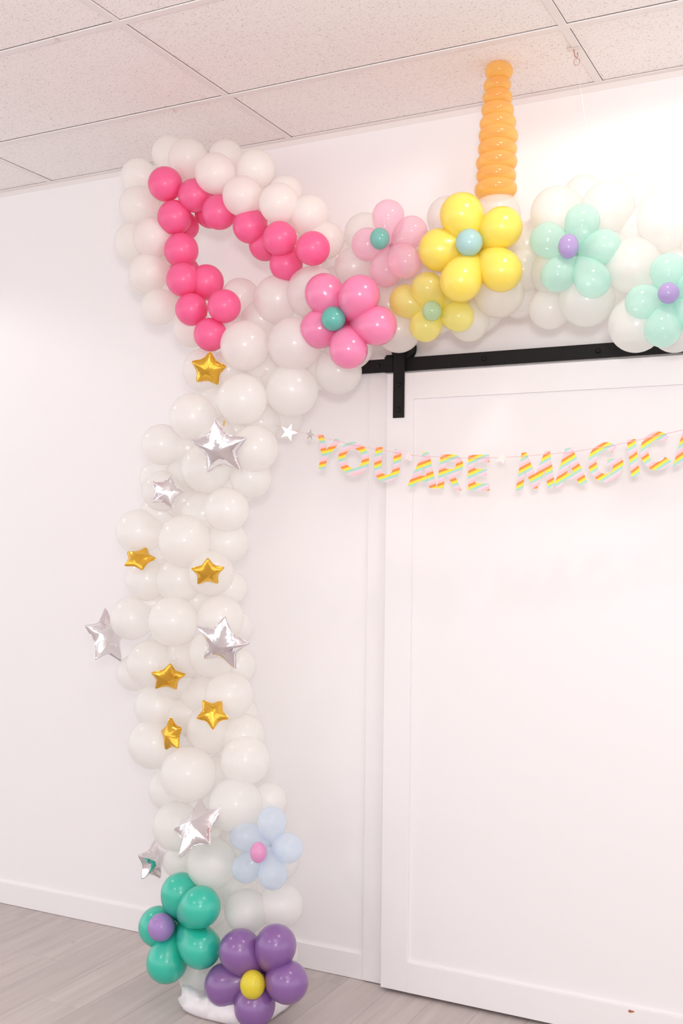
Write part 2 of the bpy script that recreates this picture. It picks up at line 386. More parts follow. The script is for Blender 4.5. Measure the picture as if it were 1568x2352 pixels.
arch = empty('balloon_arch', (-2.0, -0.38, 0), 'pearl white balloon column and arch around the sliding door', 'balloon arch')
CY = -0.36
core = [at(x, y, Y) for x, y, Y in ((545, 2300, -.40), (545, 2100, -.40), (500, 1900, -.39), (440, 1650, -.38), (415, 1430, -.37), (440, 1200, -.36), (500, 1000, -.34), (560, 850, -.32), (680, 760, -.30), (850, 660, -.28), (1050, 600, -.26), (1250, 590, -.26), (1600, 600, -.26))]
F, S, B = 0.09, 0.02, -0.07                   # front, side and back of the cluster (towards the camera)
def A(px, py, r, d, base=None):
    base = -0.38 if base is None else base
    put_balloon('balloon', BW, arch, px, py, r, base - d, core)
col_list = [
 # column, bottom to top: px, py, radius, depth towards the camera
 (468, 2241, 57, .05), (545, 2262, 58, .0), (640, 2190, 46, -.05), (600, 2150, 52, -.02), (520, 2170, 56, -.03),
 (565, 2093, 50, .07), (643, 2080, 52, .0), (470, 2090, 52, -.02), (540, 2040, 50, -.05), (420, 2150, 44, -.04),
 (487, 1983, 58, .09), (630, 1968, 58, .02), (412, 1978, 38, .0), (560, 1935, 54, -.03), (500, 1920, 50, -.06),
 (407, 1897, 57, .07), (540, 1848, 62, .09), (617, 1838, 40, -.03), (392, 1812, 51, -.03), (470, 1860, 52, -.02), (580, 1905, 48, -.05),
 (433, 1778, 64, .11), (563, 1746, 57, .05), (354, 1707, 59, .05), (558, 1690, 51, .0), (485, 1674, 58, .03), (440, 1700, 48, -.06), (500, 1780, 46, -.05),
 (362, 1622, 53, .03), (525, 1597, 55, .04), (420, 1640, 52, -.02), (470, 1600, 50, -.03), (400, 1575, 46, .0), (550, 1640, 42, -.05),
 (345, 1524, 54, .07), (310, 1545, 42, .0), (490, 1500, 58, .05), (425, 1510, 50, -.01), (545, 1530, 42, -.04), (385, 1480, 46, -.05),
 (398, 1427, 58, .10), (303, 1420, 50, .03), (505, 1420, 54, .03), (450, 1380, 48, -.03), (345, 1385, 44, -.04), (545, 1440, 36, -.06),
 (338, 1330, 50, .02), (412, 1332, 54, .05), (484, 1315, 53, .06), (365, 1280, 44, -.03), (530, 1350, 38, -.05), (455, 1275, 46, -.04),
 (424, 1243, 61, .10), (319, 1221, 52, .05), (522, 1246, 48, .0), (520, 1170, 51, .06), (365, 1180, 44, -.02), (465, 1180, 50, .02), (420, 1150, 46, -.03),
 (373, 1128, 47, .04), (364, 1098, 44, -.02), (474, 1075, 58, .06), (575, 1097, 48, .0), (540, 1120, 44, -.05), (425, 1090, 44, -.03),
 (372, 1021, 47, .03), (585, 1030, 54, .05), (500, 1010, 48, .02), (430, 1030, 46, -.03), (540, 990, 46, -.05),
 (443, 957, 54, .07), (556, 917, 58, .09), (500, 925, 44, -.04), (470, 850, 51, .0), (640, 957, 54, -.17), (600, 970, 44, -.07),
]
for px, py, r, d in col_list: A(px, py, r, d)
arch_list = [
 (563, 794, 57, .09), (676, 790, 62, .09), (670, 896, 61, .05), (777, 852, 54, .01), (801, 792, 58, .03), (525, 850, 46, -.02), (612, 850, 46, -.03), (620, 790, 42, -.04),
 (552, 683, 44, -.02), (638, 688, 55, .02), (720, 673, 62, .05), (600, 735, 46, -.03), (690, 730, 48, -.04), (520, 760, 44, -.04), (740, 740, 50, -.02), (770, 660, 46, -.03), (730, 850, 46, -.05),
 (812, 613, 44, .02), (838, 537, 48, -.03), (775, 590, 42, -.05), (915, 757, 53, .02), (893, 700, 50, .02), (860, 640, 46, -.03), (920, 600, 48, -.02), (950, 690, 50, -.01), (850, 720, 46, -.04), (900, 550, 40, -.05),
 (1028, 500, 48, -.02), (1077, 737, 47, .0), (1015, 640, 54, .02), (960, 640, 46, -.05), (1090, 640, 52, -.01), (1050, 570, 54, -.02), (985, 575, 46, -.05), (1010, 720, 46, -.03),
 (1141, 494, 54, .0), (1146, 672, 58, .04), (1193, 690, 42, -.05), (1130, 590, 56, .0), (1210, 560, 50, -.02), (1200, 620, 50, .0), (1110, 720, 42, -.05), (1090, 500, 46, -.05),
 (1263, 708, 49, -.01), (1348, 686, 64, .05), (1280, 490, 62, .05), (1275, 625, 56, .02), (1340, 560, 58, .0), (1395, 480, 62, .04), (1400, 590, 58, .03), (1320, 630, 46, -.05), (1240, 540, 44, -.05), (1340, 450, 48, -.05), (1410, 660, 50, -.02),
 (1461, 745, 64, .07), (1550, 752, 57, .03), (1455, 610, 64, .07), (1528, 505, 65, .06), (1460, 530, 56, -.02), (1500, 670, 54, .0), (1560, 620, 56, .0), (1450, 450, 50, -.05), (1560, 700, 50, -.04),
 (1625, 560, 60, .04), (1640, 690, 60, .04), (1620, 480, 56, -.03),
]
for px, py, r, d in arch_list: A(px, py, r, d, -0.27 if px > 830 else -0.36 + (px - 560) / 270 * 0.07)

for (x0, y0), (x1, y1), w, Y in (((597, 867), (613, 849), 6, -.40), ((513, 978), (516, 965), 5, -.48)):    # loose ends of tape and ribbon between the balloons
    a, b = at(x0, y0, Y), at(x1, y1, Y - .01); d = (b - a).normalized(); q = size(a, w / 2) * d.cross(FW).normalized(); n_ = FW * .0008
    bm = bmesh.new(); v = [bm.verts.new(p - Vector(arch.location)) for p in (a - q, a + q, b + q, b - q, a - q + n_, a + q + n_, b + q + n_, b - q + n_)]
    for f in ((0, 1, 2, 3), (7, 6, 5, 4), (0, 4, 5, 1), (1, 5, 6, 2), (2, 6, 7, 3), (3, 7, 4, 0)): bm.faces.new([v[i] for i in f])
    bmesh.ops.recalc_face_normals(bm, faces=bm.faces[:]); mesh_obj('ribbon_tail', bm, plain('ribbon', sr(222, 208, 200) if w == 6 else sr(226, 190, 130), .4), arch)

# ear
ear = empty('balloon_ear', at(455, 800, -.40), 'unicorn ear loop of white balloons lined with hot pink balloons', 'balloon ear')
ring_px = [(470, 740), (400, 680), (372, 590), (362, 500), (385, 410), (450, 400), (540, 440), (620, 500), (700, 560), (740, 600)]
ecore = [at(x, y, -.37) for x, y in ring_px]
for px, py, r, d in [(318.5, 405, 40, .0), (389, 354, 41, -.03), (432, 365, 46, .01), (518.6, 362, 40, -.04), (494.5, 399, 47, .08), (586, 389, 45, .0), (557, 451, 46, .09),
                     (655, 442, 39, -.03), (641, 468, 46.5, .08), (710, 492, 44, .03), (747, 552, 43, -.02), (319.6, 472, 45, .03), (306, 556, 44, .0), (351, 546, 45.5, .08), (342.6, 627, 45.5, .06),
                     (336, 640, 41, -.02), (366, 705, 41.5, .03), (441, 753, 44, .0), (393, 676, 42, -.03), (370, 490, 38, -.05), (450, 400, 40, -.05), (600, 470, 40, -.05), (375, 600, 38, -.05), (690, 540, 40, -.05)]:
    put_balloon('white_balloon', BE, ear, px, py, r, -.36 - d, ecore)
for px, py, r, d in [(379.7, 422.8, 39.5, .10), (447.4, 448.8, 38.5, .07), (400.7, 499.7, 39.5, .08), (504, 487, 40, .07), (483, 487, 36, -.02), (424, 520, 33, -.02), (416, 575, 39.5, .07),
                     (424, 623, 34, .0), (420.6, 643, 39, .10), (474, 648, 40, .04), (439.7, 711, 37.5, .09), (514.4, 703.3, 38.5, .10), (483, 768.4, 38.5, .09), (574, 519.6, 39, .06),
                     (642.6, 548, 39.5, .09), (609, 561, 38, .0), (657, 607, 38.5, .03), (718.4, 571, 39.5, .10)]:
    o = put_balloon('pink_balloon', BP, ear, px, py, r, -.36 - d, ecore)

# horn: a stack of pinched balloon rings, narrowing upwards
rings = [(1145.5, 165, 32, 17), (1141.5, 197, 31.5, 15), (1142, 225.5, 34.5, 15.5), (1142.5, 254.5, 37.5, 16), (1143, 284, 42, 16.5), (1144, 313, 45.5, 17), (1142, 343, 45, 17.5), (1140, 374, 47.5, 18), (1139, 404.5, 46, 17.5), (1138, 435, 49, 18.5)]
HY = -0.285
hb = at(1138, 440, HY)
horn = empty('unicorn_horn', hb, 'tall golden spiral horn of twisted balloon reaching the ceiling', 'balloon horn')
for i, (x, y, w, h) in enumerate(rings):
    P = at(x, y, HY); R = size(P, w); T = size(P, h) * 1.06; q = T * 0.98
    prof = []
    for k in range(0, 19):
        a = PI * k / 18
        rr = (R - q) + q * math.sin(a); prof.append((rr if k not in (0, 18) else max(rr - q * .25, .002), T * math.cos(a)))
    prof = [(0, T * 0.92)] + prof + [(0, -T * 0.92)]
    bm = bmesh.new(); lathe(bm, prof[::-1], 40)
    o = mesh_obj('horn_ring', bm, M_HORN, horn, True, P - hb)
    o.rotation_euler = (math.radians(2), math.radians(random.uniform(-3, 3) + (4 if i == 0 else 0)), random.uniform(0, 6))

# flowers
def petal_bm(c, P, r, flat=1.0):
    """drop shaped balloon: knot at c, round end around P"""
    d = P - c; L = d.length; ax = d.normalized()
    prof = [(r * .05, -L * 1.0), (r * .13, -L * 0.97)]
    n = 20
    for k in range(1, n):
        a = PI * (1 - k / n); z = math.cos(a); rr = math.sin(a)
        if z < 0:
            zz = z * max(L - r * .05, r) * 0.96; rr = math.sin(a) ** (1.0 + 0.75 * max(0, L / r - 1))
        else: zz = z * r
        prof.append((rr * r, zz))
    prof.append((0, r))
    bm = bmesh.new(); Mx = Matrix.Translation(P - c) @ ax.to_track_quat('Z', 'Y').to_matrix().to_4x4()
    lathe(bm, prof, 28, Mx); return bm
def flower(label, Y, cpx, petals, pm, cm, cname='flower_centre'):
    def sink(Y):
        worst = 0
        for (px, py, r, dy) in petals:
            P = at(px, py, Y - dy); R = size(P, r)
            for S, q in SPH: worst = max(worst, R + q - (P - S).length)
        return worst
    Y += 0.05
    while sink(Y) > 0.045 and Y > -0.9: Y -= 0.006
    C = at(cpx[0], cpx[1], Y)
    e = empty('balloon_flower', C, label, 'balloon flower', 'balloon flowers on the arch')
    for (px, py, r, dy) in petals:
        P = at(px, py, Y - dy); R = size(P, r)
        K = C + Vector((0, 0.035, 0))
        bm = petal_bm(K, P, R)
        mesh_obj('petal', bm, pm, e, True, K - C)
    rx, ry = size(C, cpx[2]), size(C, cpx[3])
    bm = bmesh.new(); m = 14
    prof = [(rx * math.sin(PI * k / m), -ry * math.cos(PI * k / m)) for k in range(m + 1)]
    prof[0] = (0, -ry); prof[-1] = (0, ry); lathe(bm, prof, 24)
    mesh_obj(cname, bm, cm, e, True, Vector((0, -0.055, 0)) )
    return e
TEAL_C = latex('teal_pearl_latex', sr(112, 200, 186), 0.22, 0.25)
flower('translucent pale pink balloon flower with pale teal centre', -.43, (887.6, 557.8, 22.5, 24.5),
       [(891.4, 496, 37, .0), (945, 532, 36, .0), (844, 561, 37.5, .0), (886, 621, 38, .0), (930, 602, 38, .05)],
       crystal('pink_crystal_latex', sr(255, 224, 237), sr(255, 238, 246), .66, .65), crystal('teal_crystal_latex', sr(150, 218, 208), sr(160, 225, 216), .3, .9))
flower('glossy bubblegum pink balloon flower with solid teal centre', -.46, (782.8, 739.4, 28, 28),
       [(745, 674, 46, .01), (825.7, 678, 46.5, .04), (733, 756, 44.5, .0), (800, 803, 44.5, .02), (866, 748, 45.5, .0)],
       latex('bubblegum_pink_latex', sr(251, 150, 195), 0.2, 0.25, sr(252, 130, 182), .6), TEAL_C)
YEL = latex('yellow_latex', sr(255, 241, 112), 0.3, 0.3, sr(255, 230, 86), .6)
flower('largest yellow balloon flower with pale blue centre under the horn', -.46, (1090.8, 567, 31, 31),
       [(1060, 493, 50.5, .02), (1152, 522, 47.5, .0), (1151, 622, 48.5, .0), (1058, 645, 48.5, .04), (1009, 573.6, 49, .01)], YEL,
       latex('pale_blue_latex', sr(186, 224, 226), 0.25, 0.3))
flower('smaller see-through yellow balloon flower with sage green centre', -.41, (1006, 721.5, 22.5, 23),
       [(931, 691, 37.5, .0), (981, 663, 38, .03), (977, 749, 37, .0), (1053, 727, 35.5, .0), (1046, 687, 33, -.03)],
       crystal('yellow_crystal_latex', sr(255, 249, 165), sr(255, 252, 205), .5, .8), crystal('sage_crystal_latex', sr(210, 234, 205), sr(215, 238, 210), .35, .9))
MINT = crystal('mint_crystal_latex', sr(224, 249, 242), sr(230, 251, 246), .6, .75)
LILC = crystal('lilac_crystal_latex', sr(206, 184, 230), sr(215, 195, 236), .25, .95)
flower('mint green balloon flower with lilac centre right of the horn', -.43, (1316, 576, 23, 28),
       [(1337, 508, 40, .0), (1257, 551, 40.5, .0), (1386, 566, 40, .0), (1280, 632, 38.5, .02), (1361, 644, 41, .02)], MINT, LILC)
flower('mint green balloon flower cut off by the right edge', -.45, (1542.7, 682.4, 24, 24),
       [(1534.6, 623, 41.5, .0), (1476, 694, 40.5, .0), (1521.6, 756, 42, .02), (1590, 725, 40, .0), (1598, 655, 40, .0)], MINT, LILC)
flower('baby blue balloon flower with small pink centre near the foot', -.545, (612.8, 1948.7, 19, 23.5),
       [(623.8, 1886.5, 33.5, .0), (562, 1920, 34, .0), (662, 1948, 34, .0), (565, 1994, 33.5, .0), (626, 2009, 34, .0)],
       crystal('blue_crystal_latex', sr(236, 245, 255), sr(244, 250, 255), .64, .75), crystal('pink_centre_latex', sr(246, 182, 222), sr(246, 190, 226), .2, .95))
flower('turquoise green balloon flower with lilac centre by the floor', -.565, (392, 2118.7, 31, 31),
       [(415, 2051, 46, .0), (459.7, 2083, 47, .05), (461, 2177, 47, .03), (383, 2210, 47, .03), (364, 2128, 46, .0)],
       latex('turquoise_latex', sr(48, 206, 180), 0.28, 0.2, sr(30, 205, 170), .8), latex('lilac_latex', sr(178, 142, 208), 0.25, 0.2))
flower('deep purple balloon flower with yellow centre resting lowest', -.58, (600, 2248, 29, 32),
       [(551, 2184, 49, .02), (633, 2172, 48, .0), (660, 2256, 48, .0), (584, 2312, 47, .02), (518, 2262, 49, .0)],
       latex('purple_latex', sr(142, 98, 166), 0.28, 0.15, sr(150, 95, 185), .8), latex('lemon_latex', sr(244, 226, 62), 0.3, 0.25))

# foil stars
def star_outline(n=200, inner=0.56, rnd=0.10):
    pts = []
    for k in range(10):
        a = PI / 2 + k * PI / 5; R = 1.0 if k % 2 == 0 else inner
        pts.append(Vector((R * math.cos(a), R * math.sin(a), 0)))
    out = []
    for k in range(10):                       # round the tips and the notches
        p, q, s = pts[k - 1], pts[k], pts[(k + 1) % 10]
        w = rnd if k % 2 == 0 else 0.16
        a = q + (p - q).normalized() * w; b = q + (s - q).normalized() * w
        for t in (0, .25, .5, .75, 1): out.append(a * (1 - t) ** 2 + q * 2 * t * (1 - t) + b * t * t)
        c = b + (s - b) * 0.5
        out.append(c)
    return out
def star_bms(inner, puff, seed, rnd, ridge):
    rg = random.Random(seed); out = star_outline(inner=inner, rnd=rnd); n = len(out)
    def dist(p):
        acc = 0.0
        for a, b in zip(out, out[1:] + out[:1]):
            d = b - a; t = max(0, min(1, (p - a).dot(d) / max(d.length_squared, 1e-9))); acc += max((a + d * t - p).length, 1e-4) ** -3.2 * d.length
        return acc ** (-1 / 2.2)
    def sharp(p):
        best = 9
        for a, b in zip(out, out[1:] + out[:1]):
            d = b - a; t = max(0, min(1, (p - a).dot(d) / max(d.length_squared, 1e-9))); best = min(best, (a + d * t - p).length)
        return best
    d0, s0 = dist(Vector((0, 0, 0))), sharp(Vector((0, 0, 0)))
    def puff_at(p):                           # inflated height, 0.75 at the middle
        return .75 * (ridge * (max(sharp(p), 0) / s0) ** .6 + (1 - ridge) * (max(dist(p), 0) / d0) ** .55)
    ts = [0.0, .12, .25, .38, .5, .6, .7, .78, .85, .9, .94, .97, 1.0]
    ph = [rg.uniform(0, 6) for _ in range(3)]
    bm = bmesh.new(); sides = []
    for sgn in (1, -1):
        grid = []
        for t in ts:
            row = []
            for k, p in enumerate(out):
                if t == 0.0: row.append(None); continue
                q = p * t; h = puff * puff_at(q) if t < 1 else 0
                cr = 1 + 0.07 * math.sin(k * 2.1 + ph[0]) * t ** 3 + 0.05 * math.sin(k * 3.7 + ph[1]) * t ** 4
                row.append((q.x, q.y, sgn * h * cr))
            grid.append(row)
        sides.append(grid)
    rim = [bm.verts.new((p.x, p.y, 0)) for p in out]
    for sgn, grid in zip((1, -1), sides):
        c = bm.verts.new((0, 0, sgn * puff * puff_at(Vector((0, 0, 0)))))
        rows = [[bm.verts.new(v) for v in row] for row in grid[1:-1]] + [rim]
        for k in range(n):
            k2 = (k + 1) % n; f = (c, rows[0][k], rows[0][k2]); bm.faces.new(f if sgn > 0 else f[::-1])
            for a, b in zip(rows, rows[1:]):
                f = (a[k], b[k], b[k2], a[k2]); bm.faces.new(f if sgn > 0 else f[::-1])
    sb = bmesh.new()                          # crimped seam around the rim
    i0 = [sb.verts.new((p.x * .975, p.y * .975, 0.012)) for p in out]; o0 = [sb.verts.new((p.x * 1.025, p.y * 1.025, .006 + 0.014 * math.sin(k * 2.3 + ph[2]))) for k, p in enumerate(out)]
    i1 = [sb.verts.new((p.x * .975, p.y * .975, -0.012)) for p in out]; o1 = [sb.verts.new((p.x * 1.025, p.y * 1.025, -.006 + 0.014 * math.sin(k * 2.3 + ph[2]))) for k, p in enumerate(out)]
    for k in range(n):
        k2 = (k + 1) % n
        sb.faces.new((i0[k], o0[k], o0[k2], i0[k2])); sb.faces.new((o0[k], o1[k], o1[k2], o0[k2])); sb.faces.new((o1[k], i1[k], i1[k2], o1[k2]))
    return bm, sb
def star(label, tips, Y, kind, flip=1, inner=0.56, puff=0.42, seed=1, rnd=0.10, group=None):
    """tips: the five points in the photograph, from the one nearest the top clockwise; the tilt follows from them"""
    cx = sum(t[0] for t in tips) / 5; cy = sum(t[1] for t in tips) / 5
    a1 = [0, 0]; a2 = [0, 0]
    for k, (x, y) in enumerate(tips):
        u, v = math.sin(2 * PI * k / 5), math.cos(2 * PI * k / 5)
        for i, q in enumerate((x - cx, -(y - cy))):
            a1[i] += q * u * 2 / 5; a2[i] += q * v * 2 / 5
    # largest stretch is the true radius
    E_, G_, F_ = a1[0] ** 2 + a1[1] ** 2, a2[0] ** 2 + a2[1] ** 2, a1[0] * a2[0] + a1[1] * a2[1]
    s1 = math.sqrt((E_ + G_ + math.sqrt((E_ - G_) ** 2 + 4 * F_ * F_)) / 2)
    c1 = Vector((a1[0] / s1, a1[1] / s1, 0)); c2 = Vector((a2[0] / s1, a2[1] / s1, 0))
    z1 = math.sqrt(max(0, 1 - c1.length_squared)); z2 = math.sqrt(max(0, 1 - c2.length_squared))
    if c1.dot(c2) > 0: z2 = -z2
    c1.z, c2.z = flip * z1, flip * z2
    c1.normalize(); c2 = (c2 - c1 * c1.dot(c2)).normalized(); c3 = c1.cross(c2)
    def hits(Y):                              # does the star, lying at depth Y, sink into a balloon?
        P = at(cx, cy, Y); R = size(P, s1)
        for k in range(15):
            u, v = math.sin(2 * PI * k / 10), math.cos(2 * PI * k / 10); w = (1.0 if k % 2 == 0 else inner) if k < 10 else 0.35
            if k >= 10: u, v = math.sin(2 * PI * k / 5), math.cos(2 * PI * k / 5)
            q = P + R * w * (RT * (c1.x * u + c2.x * v) + UP * (c1.y * u + c2.y * v) - FW * (c1.z * u + c2.z * v - .12))
            if any((q - S).length < r - 0.008 for S, r in SPH): return True
        return False
    Y = -0.40
    while hits(Y) and Y > -0.9: Y -= 0.006
    P = at(cx, cy, Y); R = size(P, s1)
    d = (P - CAM).normalized(); r_ = d.cross(Vector((0, 0, 1))).normalized(); r_ = (RT - d * RT.dot(d)).normalized(); u_ = r_.cross(d)
    B = Matrix((r_, u_, -d)).transposed()
    M3 = B @ Matrix((c1, c2, c3)).transposed()
    e = empty('foil_star', P, label, 'foil balloon', group or ('gold foil stars' if kind is M_GOLD else 'silver foil stars'))
    b, s = star_bms(inner, puff, seed, rnd, .35 if kind is M_GOLD else .5)
    for nm, m in (('body', b), ('seam', s)):
        bmesh.ops.transform(m, matrix=Matrix.Scale(R, 4), verts=m.verts[:])
        o = mesh_obj(nm, m, kind, e, nm == 'body'); o.rotation_euler = M3.to_euler()
    return e
G, SV = M_GOLD, M_SILVER
star('gold foil star just below the lowest pink ear balloon', [(483, 809), (517.5, 840), (505, 885), (445.5, 878.5), (443, 828.5)], -.50, G, 1, .62, .5, 1, .14)
star('large silver foil star high on the column reflecting pink balloons', [(492, 963), (563, 1006), (560, 1081), (469, 1087), (443, 1010)], -.53, SV, 1, .52, .46, 2, .06)
star('small silver foil star below the large one high on the column', [(394, 1093), (422, 1128.5), (397, 1170.5), (347, 1154), (350, 1105.5)], -.49, SV, -1, .58, .36, 3, .08)
star('gold foil star tilted on the left edge above another silver star', [(335.7, 1256), (357, 1283), (330.6, 1309.6), (281.6, 1299), (295, 1268)], -.50, G, 1, .62, .5, 4, .12)
star('upright gold foil star on the right side at mid height', [(477, 1281), (512.5, 1303), (506.6, 1342), (448, 1342), (441.5, 1306)], -.51, G, -1, .58, .46, 5, .13)
star('large silver foil star sticking out left of the column', [(240, 1396), (288.5, 1446), (284, 1523), (215, 1513), (198, 1439)], -.45, SV, -1, .54, .48, 6, .06)
star('large silver foil star on the right side of the column middle', [(515.7, 1416), (566, 1477), (551.5, 1539), (459.6, 1510), (458, 1441)], -.53, SV, 1, .54, .46, 7, .05)
star('upright gold foil star between the two large silver stars, slightly lower', [(390.7, 1525), (423.4, 1547), (411, 1585), (352, 1581), (351, 1545)], -.50, G, -1, .6, .46, 8, .10)
star('gold foil star pointing downward on the lower right of the column', [(507.8, 1609.5), (529.5, 1648), (487, 1679), (452, 1648), (464.7, 1608)], -.50, G, 1, .58, .46, 9, .12)
star('gold foil star seen nearly edge on, lowest of the gold ones', [(389, 1646), (416, 1674), (411, 1716), (380, 1723), (372, 1678)], -.50, G, 1, .66, .55, 10, .10)
star('large silver foil star leaning above the turquoise flower', [(462, 1838), (502.6, 1857), (495, 1933), (406, 1973), (402, 1902)], -.55, SV, 1, .56, .44, 11, .05)
star('small silver foil star turned sideways, lowest of all stars', [(343, 1930), (391, 1960), (370, 2019), (320, 2014), (328, 1968)], -.53, SV, -1, .58, .62, 12, .07)

# ------------------------------------------------------------------ banner
def card_mat():
    m, nt, p, o = new_mat('striped_card')
    p.inputs['Roughness'].default_value = 0.55
    a = nt.nodes.new('ShaderNodeAttribute'); a.attribute_name = 'stripe'
    fr = nt.nodes.new('ShaderNodeMath'); fr.operation = 'FRACT'; nt.links.new(a.outputs['Fac'], fr.inputs[0])
    r = nt.nodes.new('ShaderNodeValToRGB'); r.color_ramp.interpolation = 'CONSTANT'; e = r.color_ramp.elements
    cols = [sr(250, 142, 60), sr(255, 220, 62), sr(166, 214, 197), sr(226, 204, 216), sr(250, 192, 196)]
    e[0].position = 0; e[0].color = cols[0]; e[1].position = .2; e[1].color = cols[1]
    for k in (2, 3, 4): x = r.color_ramp.elements.new(.2 * k); x.color = cols[k]
    nt.links.new(fr.outputs[0], r.inputs[0]); nt.links.new(r.outputs[0], p.inputs['Base Color'])
    return m
M_CARD = card_mat()
def arc(cx, cy, rx, ry, a0, a1, n=14):
    return [(cx + rx * math.cos(math.radians(a0 + (a1 - a0) * k / n)), cy + ry * math.sin(math.radians(a0 + (a1 - a0) * k / n))) for k in range(n + 1)]
GL = {
 'Y': [[(0, 1), (.26, 1), (.5, .60), (.74, 1), (1, 1), (.62, .40), (.62, 0), (.38, 0), (.38, .40)]],
 'O': [arc(.5, .5, .5, .5, 0, 352, 44), arc(.5, .5, .27, .29, 0, 352, 36)],
 'U': [[(0, 1), (.27, 1), (.27, .42)] + arc(.5, .40, .23, .19, 180, 360, 14) + [(.73, 1), (1, 1), (1, .40)] + arc(.5, .40, .5, .40, 0, -180, 22)],
 'A': [[(0, 0), (.25, 0), (.33, .16), (.67, .16), (.75, 0), (1, 0), (.60, 1), (.40, 1)], [(.40, .33), (.5, .58), (.60, .33)]],
 'R': [[(0, 0), (.27, 0), (.27, .40), (.38, .40), (.72, 0), (1, 0), (.66, .42)] + arc(.58, .70, .40, .30, -62, 90, 14) + [(0, 1)], [(.27, .58), (.27, .80), (.52, .80)] + arc(.55, .69, .13, .11, 80, -80, 8) + [(.52, .58)]],
 'E': [[(0, 0), (1, 0), (1, .20), (.33, .20), (.33, .41), (.88, .41), (.88, .60), (.33, .60), (.33, .79), (1, .79), (1, 1), (0, 1)]],
 'M': [[(0, 0), (.17, 0), (.24, .50), (.44, .02), (.54, .02), (.74, .50), (.81, 0), (1, 0), (.86, 1), (.74, 1), (.49, .40), (.26, 1), (.14, 1)]],
 'G': [[(.56, .56), (.56, .38), (.72, .38), (.70, .30)] + arc(.52, .5, .28, .30, -48, -315, 24) + arc(.52, .5, .52, .5, 45, 352, 36)[0:] + [(1, .56)]],
 'I': [[(0, 0), (1, 0), (1, 1), (0, 1)]],
 'C': [arc(.52, .5, .28, .28, -40, -320, 26) + arc(.52, .5, .52, .5, 40, 320, 36)],
}
LET = [('Y', (729, 996), (784, 1011), (768, 1082), (708, 1072)), ('O', (780, 1010), (850, 1020), (844, 1097), (774, 1087)), ('U', (863, 1025), (922, 1033), (914, 1110), (856, 1104)),
       ('A', (947, 1036), (1010, 1041), (1003, 1122), (935, 1117)), ('R', (1012, 1043), (1066, 1045), (1060, 1127), (1003, 1121)), ('E', (1075, 1045), (1124, 1044), (1124, 1127), (1075, 1126)),
       ('M', (1185, 1041), (1275, 1034), (1275, 1121), (1184, 1127)), ('A', (1266, 1034), (1345, 1024), (1351, 1111), (1271, 1121)), ('G', (1347, 1021), (1424, 1011), (1432, 1101), (1355, 1113)),
       ('I', (1439, 1011), (1459, 1008), (1469, 1092), (1450, 1096)), ('C', (1465, 997), (1541, 986), (1549, 1074), (1476, 1087)), ('A', (1540, 986), (1616, 972), (1626, 1056), (1545, 1072))]
def BY(px): return -0.30 + (px - 600) / 1000 * 0.05
ban = empty('letter_banner', at(1100, 1050, BY(1100)), 'striped pastel letter banner reading YOU ARE MAGICA strung across the door', 'banner')
bO = Vector(ban.location)
def letter(ch, tl, tr_, br, bl):
    cu = bpy.data.curves.new('letter', 'CURVE'); cu.dimensions = '2D'; cu.fill_mode = 'BOTH'; cu.extrude = 0.004; cu.bevel_depth = 0
    for poly in GL[ch]:
        sp = cu.splines.new('POLY'); sp.points.add(len(poly) - 1); sp.use_cyclic_u = True
        for p, (x, y) in zip(sp.points, poly): p.co = (x, y, 0, 1)
    tmp = bpy.data.objects.new('tmp', cu); COL.objects.link(tmp)
    dg = bpy.context.evaluated_depsgraph_get(); me = bpy.data.meshes.new_from_object(tmp.evaluated_get(dg))
    bpy.data.objects.remove(tmp); bpy.data.curves.remove(cu)
    wpx = ((tr_[0] - tl[0]) + (br[0] - bl[0])) / 2; hpx = ((bl[1] - tl[1]) + (br[1] - tr_[1])) / 2
    at_ = me.attributes.new('stripe', 'FLOAT', 'POINT')
    vals = []
    ph = {'Y': .02, 'O': .18, 'U': .05, 'A': .1, 'R': .0, 'E': .05, 'M': .0, 'G': .62, 'I': .0, 'C': .5}[ch]
    for v in me.vertices:
        x, y, z = v.co
        vals.append(((1 - y) * hpx + x * wpx * 0.47) / 32.0 - 0.2 + ph)
        px = (tl[0] * (1 - x) + tr_[0] * x) * y + (bl[0] * (1 - x) + br[0] * x) * (1 - y)
        py = (tl[1] * (1 - x) + tr_[1] * x) * y + (bl[1] * (1 - x) + br[1] * x) * (1 - y)
        v.co = at(px, py, BY(px)) + Vector((0, -z * 0.2, 0)) - bO
    at_.data.foreach_set('value', vals)
    me.materials.append(M_CARD)
    return inst('letter', me, ban)
for L_ in LET: letter(*L_)
cord = [(601, 964), (630, 975), (663, 985), (712, 999), (737, 1004), (783, 1014), (806, 1021), (840, 1027), (866, 1032), (915, 1040), (938, 1045), (976, 1048), (1015, 1050), (1058, 1052), (1078, 1052), (1120, 1051), (1152, 1051), (1198, 1048), (1258, 1043), (1305, 1039), (1370, 1029), (1412, 1022), (1440, 1016), (1490, 1005), (1540, 994), (1568, 987), (1640, 968)]
bm = bmesh.new(); tube(bm, [at(x, y, BY(x) - 0.002 - max(0, 640 - x) / 39 * .07) - bO for x, y in cord], 0.0011, 6)
tag(mesh_obj('cord', bm, plain('pink_twine', sr(232, 196, 198), 0.8), ban, True), 'thin pale pink twine')
